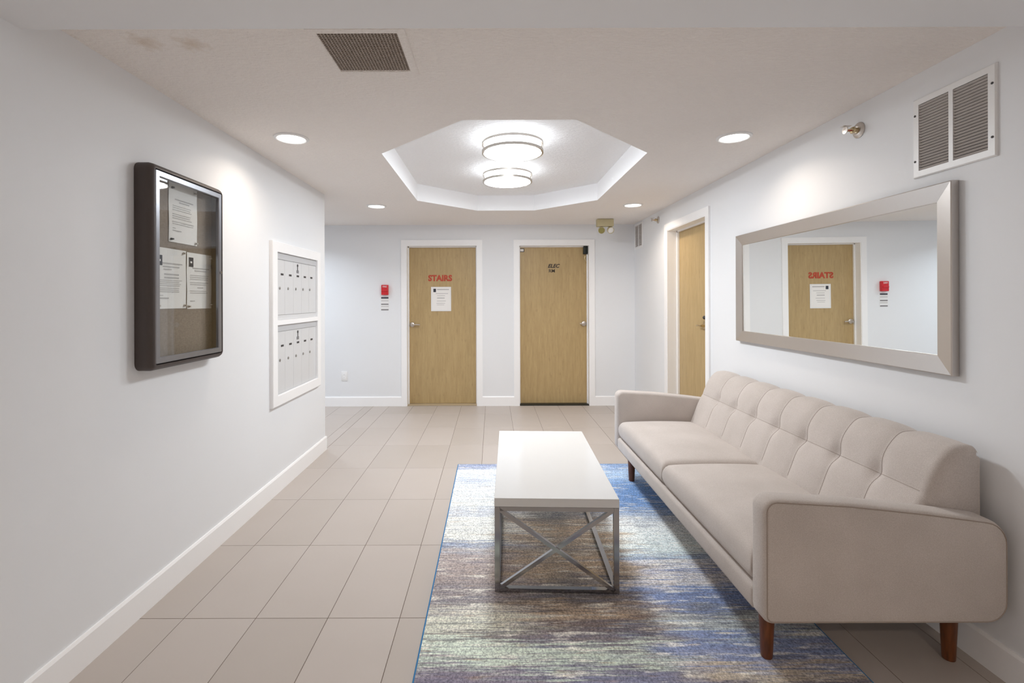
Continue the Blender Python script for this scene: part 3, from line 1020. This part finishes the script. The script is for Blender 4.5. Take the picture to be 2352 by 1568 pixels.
finish('glass', bm, 'mirror_glass', t, smooth=True)

# ================================================================== RUG
RX0, RX1, RY0, RY1 = -0.285, 1.325, 1.645, 3.945
t = thing('area_rug', 'rectangular rug with blue, cream and taupe watercolour stripes under the coffee table', 'rug', ((RX0 + RX1) / 2, (RY0 + RY1) / 2, 0.0005))
box('pile', (RX0 + .006, RX1 - .006, RY0 + .006, RY1 - .006, 0.0005, 0.011), 'rug_pile', t, bev=.003)
bm = bmesh.new()
sweep(bm, lambda u, v, d: Vector((u, v, d)), RX0, RX1, RY0, RY1, [(0, .0005), (.0, .007), (.002, .0095), (.006, .0095), (.0075, .006), (.0075, .0005)], r=.004, n=2, loop=True)
finish('binding', bm, 'blue_binding', t, smooth=True)
RZ = 0.0112

# ================================================================== COFFEE TABLE
t = thing('coffee_table', 'white topped coffee table with chrome crossed end frames on the rug', 'coffee table', (0.308, 2.770, RZ))
TW, TL, TH, TT, TB = 0.566, 1.135, 0.430, 0.040, 0.024
def tpart(name, bm, mat, smooth=False):
    o = finish(name, bm, mat, None, smooth=smooth)
    o.parent = t                            # built in the table's own coordinates
    return o
bm = bmesh.new(); bx(bm, -TW / 2, TW / 2, -TL / 2, TL / 2, TH - TT, TH, bev=.002)
tpart('tabletop', bm, 'white_lacquer')
hx, hy = TW / 2 - TB / 2 - .001, TL / 2 - TB / 2 - .001
zt = TH - TT
for sx in (-1, 1):
    for sy in (-1, 1):
        bm = bmesh.new(); bx(bm, sx * hx - TB / 2, sx * hx + TB / 2, sy * hy - TB / 2, sy * hy + TB / 2, 0, zt - .0005, bev=.001, seg=1)
        tpart('leg', bm, 'chrome')
for sy in (-1, 1):
    for z0 in (0.0, zt - TB * .8):
        bm = bmesh.new(); bx(bm, -hx + TB / 2, hx - TB / 2, sy * hy - TB / 2, sy * hy + TB / 2, z0, z0 + TB * .8 - .0005)
        tpart('end_rail', bm, 'chrome')
    for s in (-1, 1):
        bm = bmesh.new()
        off = 0.0035 * s
        bar(bm, (-s * (hx - TB / 2 + .003), sy * hy + off, TB * .8 - .006), (s * (hx - TB / 2 + .003), sy * hy + off, zt - TB * .8 + .006), .017, .017, up=(0, 1, 0))
        tpart('cross_brace', bm, 'chrome')
for sx in (-1, 1):
    for z0 in (0.0, zt - TB * .8):
        bm = bmesh.new(); bx(bm, sx * hx - TB / 2, sx * hx + TB / 2, -hy + TB / 2, hy - TB / 2, z0, z0 + TB * .8 - .0005)
        tpart('side_rail', bm, 'chrome')
t.rotation_euler = (0, 0, math.radians(-1.95))

# ================================================================== SOFA
SX0, SX1, SY0, SY1 = 0.930, 1.772, 1.662, 3.720
SB = 0.225                                  # underside
AT = 0.092                                  # arm thickness
t = thing('sofa', 'long beige fabric sofa with tufted back along the right wall', 'sofa', ((SX0 + SX1) / 2, (SY0 + SY1) / 2, 0))
# arms: rounded outline in X-Z, extruded in Y with soft edges
def arm_outline():
    pts = []
    def arc(cx, cz, r, a0, a1, n_=6):
        for k in range(n_ + 1):
            a = math.radians(a0 + (a1 - a0) * k / n_)
            pts.append((cx + r * math.cos(a), cz + r * math.sin(a)))
    arc(SX0 + .03, SB + .03, .03, 180, 270, 4)
    pts.append((SX1 - .16, SB)); 
    arc(SX1 - .075, SB + .075, .075, 270, 360, 6)
    arc(SX1 - .085, .585 - .085, .085, 0, 84, 6)
    pts.append((SX1 - .28, .612)); pts.append((SX0 + .30, .640))
    arc(SX0 + .045, .655 - .045, .045, 88, 180, 6)
    return pts
def arm(y0, y1, outer):
    out = arm_outline()
    cx = sum(p_[0] for p_ in out) / len(out); cz = sum(p_[1] for p_ in out) / len(out)
    n_ = len(out)
    nrm = []
    for i in range(n_):
        a, b = out[i - 1], out[(i + 1) % n_]
        dx, dz = b[0] - a[0], b[1] - a[1]
        L = math.hypot(dx, dz)
        nrm.append((dz / L, -dx / L))
    bm = bmesh.new()
    rings = []
    e = .018
    for f, ins in ((0, e), (.3, e * .3), (1, 0), (2, 0), (2.7, e * .3), (3, e)):
        y = y0 + f * e if f <= 1 else y1 - (3 - f) * e
        rings.append([bm.verts.new((p_[0] - q[0] * ins, y, p_[1] - q[1] * ins)) for p_, q in zip(out, nrm)])
    for a, b in zip(rings, rings[1:]):
        for i in range(n_):
            bm.faces.new((a[i], a[(i + 1) % n_], b[(i + 1) % n_], b[i]))
    bm.faces.new(rings[0]); bm.faces.new(rings[-1])
    o = finish('arm', bm, 'sofa_fabric', t, smooth=True, angle=math.radians(60))
    yy = y0 + .003 if outer < 0 else y1 - .003
    bm = bmesh.new()
    tube(bm, [(p_[0] - q[0] * .010, yy, p_[1] - q[1] * .010) for p_, q in zip(out, nrm)], .0021, 6, closed=True)
    finish('piping', bm, 'piping_fabric', o, smooth=True)
arm(SY0, SY0 + AT, -1)
arm(SY1 - AT, SY1, 1)
IY0, IY1 = SY0 + AT, SY1 - AT
bm = bmesh.new(); bx(bm, SX0 + .002, SX1 - .03, IY0 - .01, IY1 + .01, SB, .312, bev=.018, seg=3)
finish('base_rail', bm, 'sofa_fabric', t, smooth=True)
# seat cushions
def cushion(y0, y1):
    x0, x1, z0, z1 = SX0 + .006, 1.50, .316, .436
    bm = bmesh.new()
    r, e = .050, .035
    def spread(L, n_):                      # samples dense at both edges
        ed_ = [0, .0012, .004, .009, .016, .026, .038, .052]
        mid_ = [.052 + (L - .104) * k / n_ for k in range(1, n_)]
        return ed_ + mid_ + [L - q for q in reversed(ed_)]
    us, vs = spread(x1 - x0, 10), spread(y1 - y0, 16)
    def prof(s_):
        s_ = min(1.0, s_)
        return (1 - (1 - s_) ** 2.6) ** (1 / 2.6)
    top, bot = [], []
    zm = z0 + (z1 - z0) * .45
    NX, NY = len(us) - 1, len(vs) - 1
    for i, uu in enumerate(us):
        rt, rb = [], []
        for j, vv in enumerate(vs):
            x, y = x0 + uu, y0 + vv
            u, v = uu / (x1 - x0), vv / (y1 - y0)
            du, dv = min(uu, x1 - x0 - uu), min(vv, y1 - y0 - vv)
            k = min(prof(du / r), prof(dv / r)) * .5 + prof(du / r) * prof(dv / r) * .5
            crown = .036 * (1 - (2 * u - 1) ** 2) ** .7 * (1 - (2 * v - 1) ** 4)
            rt.append(bm.verts.new((x, y, zm + (z1 - zm) * k + crown)))
            kb = prof(du / e) * prof(dv / e)
            rb.append(bm.verts.new((x, y, zm - (zm - z0) * kb)) if 0 < i < NX and 0 < j < NY else rt[-1])
        top.append(rt); bot.append(rb)
    for i in range(NX):
        for j in range(NY):
            bm.faces.new((top[i][j], top[i + 1][j], top[i + 1][j + 1], top[i][j + 1]))
            q = [bot[i][j], bot[i][j + 1], bot[i + 1][j + 1], bot[i + 1][j]]
            try:
                bm.faces.new(q)
            except ValueError:
                pass
    return finish('seat_cushion', bm, 'sofa_fabric', t, smooth=True, angle=math.radians(75))
YM = (IY0 + IY1) / 2
cushion(IY0 + .010, YM - .002)
cushion(YM + .002, IY1 - .008)
# tufted back
PR = [(1.455, .330), (1.462, .40), (1.480, .455), (1.497, .50), (1.515, .55), (1.534, .60), (1.553, .645), (1.576, .69), (1.600, .735), (1.626, .772), (1.652, .798), (1.684, .812), (1.735, .814), (1.760, .804), (1.769, .785), (1.770, .70), (1.770, .50), (1.768, .25)]
def catmull(pts, n_):
    out = []
    for i in range(len(pts) - 1):
        p0 = Vector(pts[max(i - 1, 0)]); p1 = Vector(pts[i]); p2 = Vector(pts[i + 1]); p3 = Vector(pts[min(i + 2, len(pts) - 1)])
        for k in range(n_):
            s = k / n_
            out.append(0.5 * ((2 * p1) + (p2 - p0) * s + (2 * p0 - 5 * p1 + 4 * p2 - p3) * s * s + (3 * p1 - p0 - 3 * p2 + p3) * s ** 3))
    out.append(Vector(pts[-1]))
    return out
prof = catmull(PR, 6)
i_seam = 6 * 6
i_end = 12 * 6
np_ = len(prof)
NRM = []
for i in range(np_):
    d = prof[min(i + 1, np_ - 1)] - prof[max(i - 1, 0)]
    NRM.append(Vector((-d.y, d.x)).normalized())
bm = bmesh.new()
NC, SUB = 8, 16
ys = []
for c in range(NC):
    for k in range(SUB):
        ys.append((c + k / SUB))
ys.append(NC)
rings = []
BY0, BY1 = IY0 - .002, IY1 + .002
def puff(c, i):
    u = abs(c - round(c))                   # distance to a vertical seam, in columns
    su = min(1.0, u / .5)
    fu = 1 - (1 - su) ** 3.2
    if i >= i_end:
        fv = max(0.0, 1 - (i - i_end) / 14)
    elif i >= i_seam:
        fv = 1 - (1 - min(1.0, (i - i_seam) / 20)) ** 3.2
    else:
        fv = 1 - (1 - min(1.0, (i_seam - i) / 22)) ** 3.0
    near_end = c < .5 or c > NC - .5
    if near_end:
        fu = max(fu, 0.75)
    amp = .022
    d = amp * (fu * .55 + .45) * (fv * .55 + .45) - amp
    # button pull at the crossings
    dist = math.hypot(u * 1.6, (i - i_seam) / 26.0)
    if 0.4 < c < NC - .4:
        d -= .024 * math.exp(-(dist / .20) ** 2)
    if fv < .02 and i > i_end:
        d = 0
    return d
for c in ys:
    y = BY0 + (BY1 - BY0) * c / NC
    endk = min(c, NC - c) * (BY1 - BY0) / NC
    sh = 0.0
    if endk < .02:
        sh = .012 * (1 - math.sqrt(max(0, 1 - (1 - endk / .02) ** 2)))
    ring = []
    for i in range(np_):
        q = prof[i] + NRM[i] * (puff(c, i) - sh)
        ring.append(bm.verts.new((q.x, y, q.y)))
    rings.append(ring)
for a, b in zip(rings, rings[1:]):
    for i in range(np_ - 1):
        bm.faces.new((a[i], a[i + 1], b[i + 1], b[i]))
    bm.faces.new((a[np_ - 1], a[0], b[0], b[np_ - 1]))
bm.faces.new(rings[0]); bm.faces.new(rings[-1])
bk = finish('backrest', bm, 'sofa_fabric', t, smooth=True, angle=math.radians(65))
# stitched seams in the creases
def seam_pt(c, i, lift=.0006):
    y = BY0 + (BY1 - BY0) * c / NC
    q = prof[i] + NRM[i] * (puff(c, i) + lift)
    return (q.x, y, q.y)
for c in range(1, NC):
    bm = bmesh.new()
    tube(bm, [seam_pt(c, i) for i in range(12, i_end + 8, 2)], .0013, 5)
    finish('seam', bm, 'seam_thread', bk)
bm = bmesh.new()
tube(bm, [seam_pt(.12 + k * (NC - .24) / 120, i_seam) for k in range(121)], .0013, 5)
finish('seam', bm, 'seam_thread', bk)
# legs
for x, y in ((1.020, SY0 + .15), (1.700, SY0 + .15), (1.020, SY1 - .15), (1.700, SY1 - .15)):
    bm = bmesh.new()
    zb = RZ if x < RX1 else 0.0005
    lathe(bm, [(.019, zb), (.0205, zb + .004), (.030, SB + .004)], Matrix.Translation((x, y, 0)), 20)
    finish('leg', bm, 'walnut', t, smooth=True)
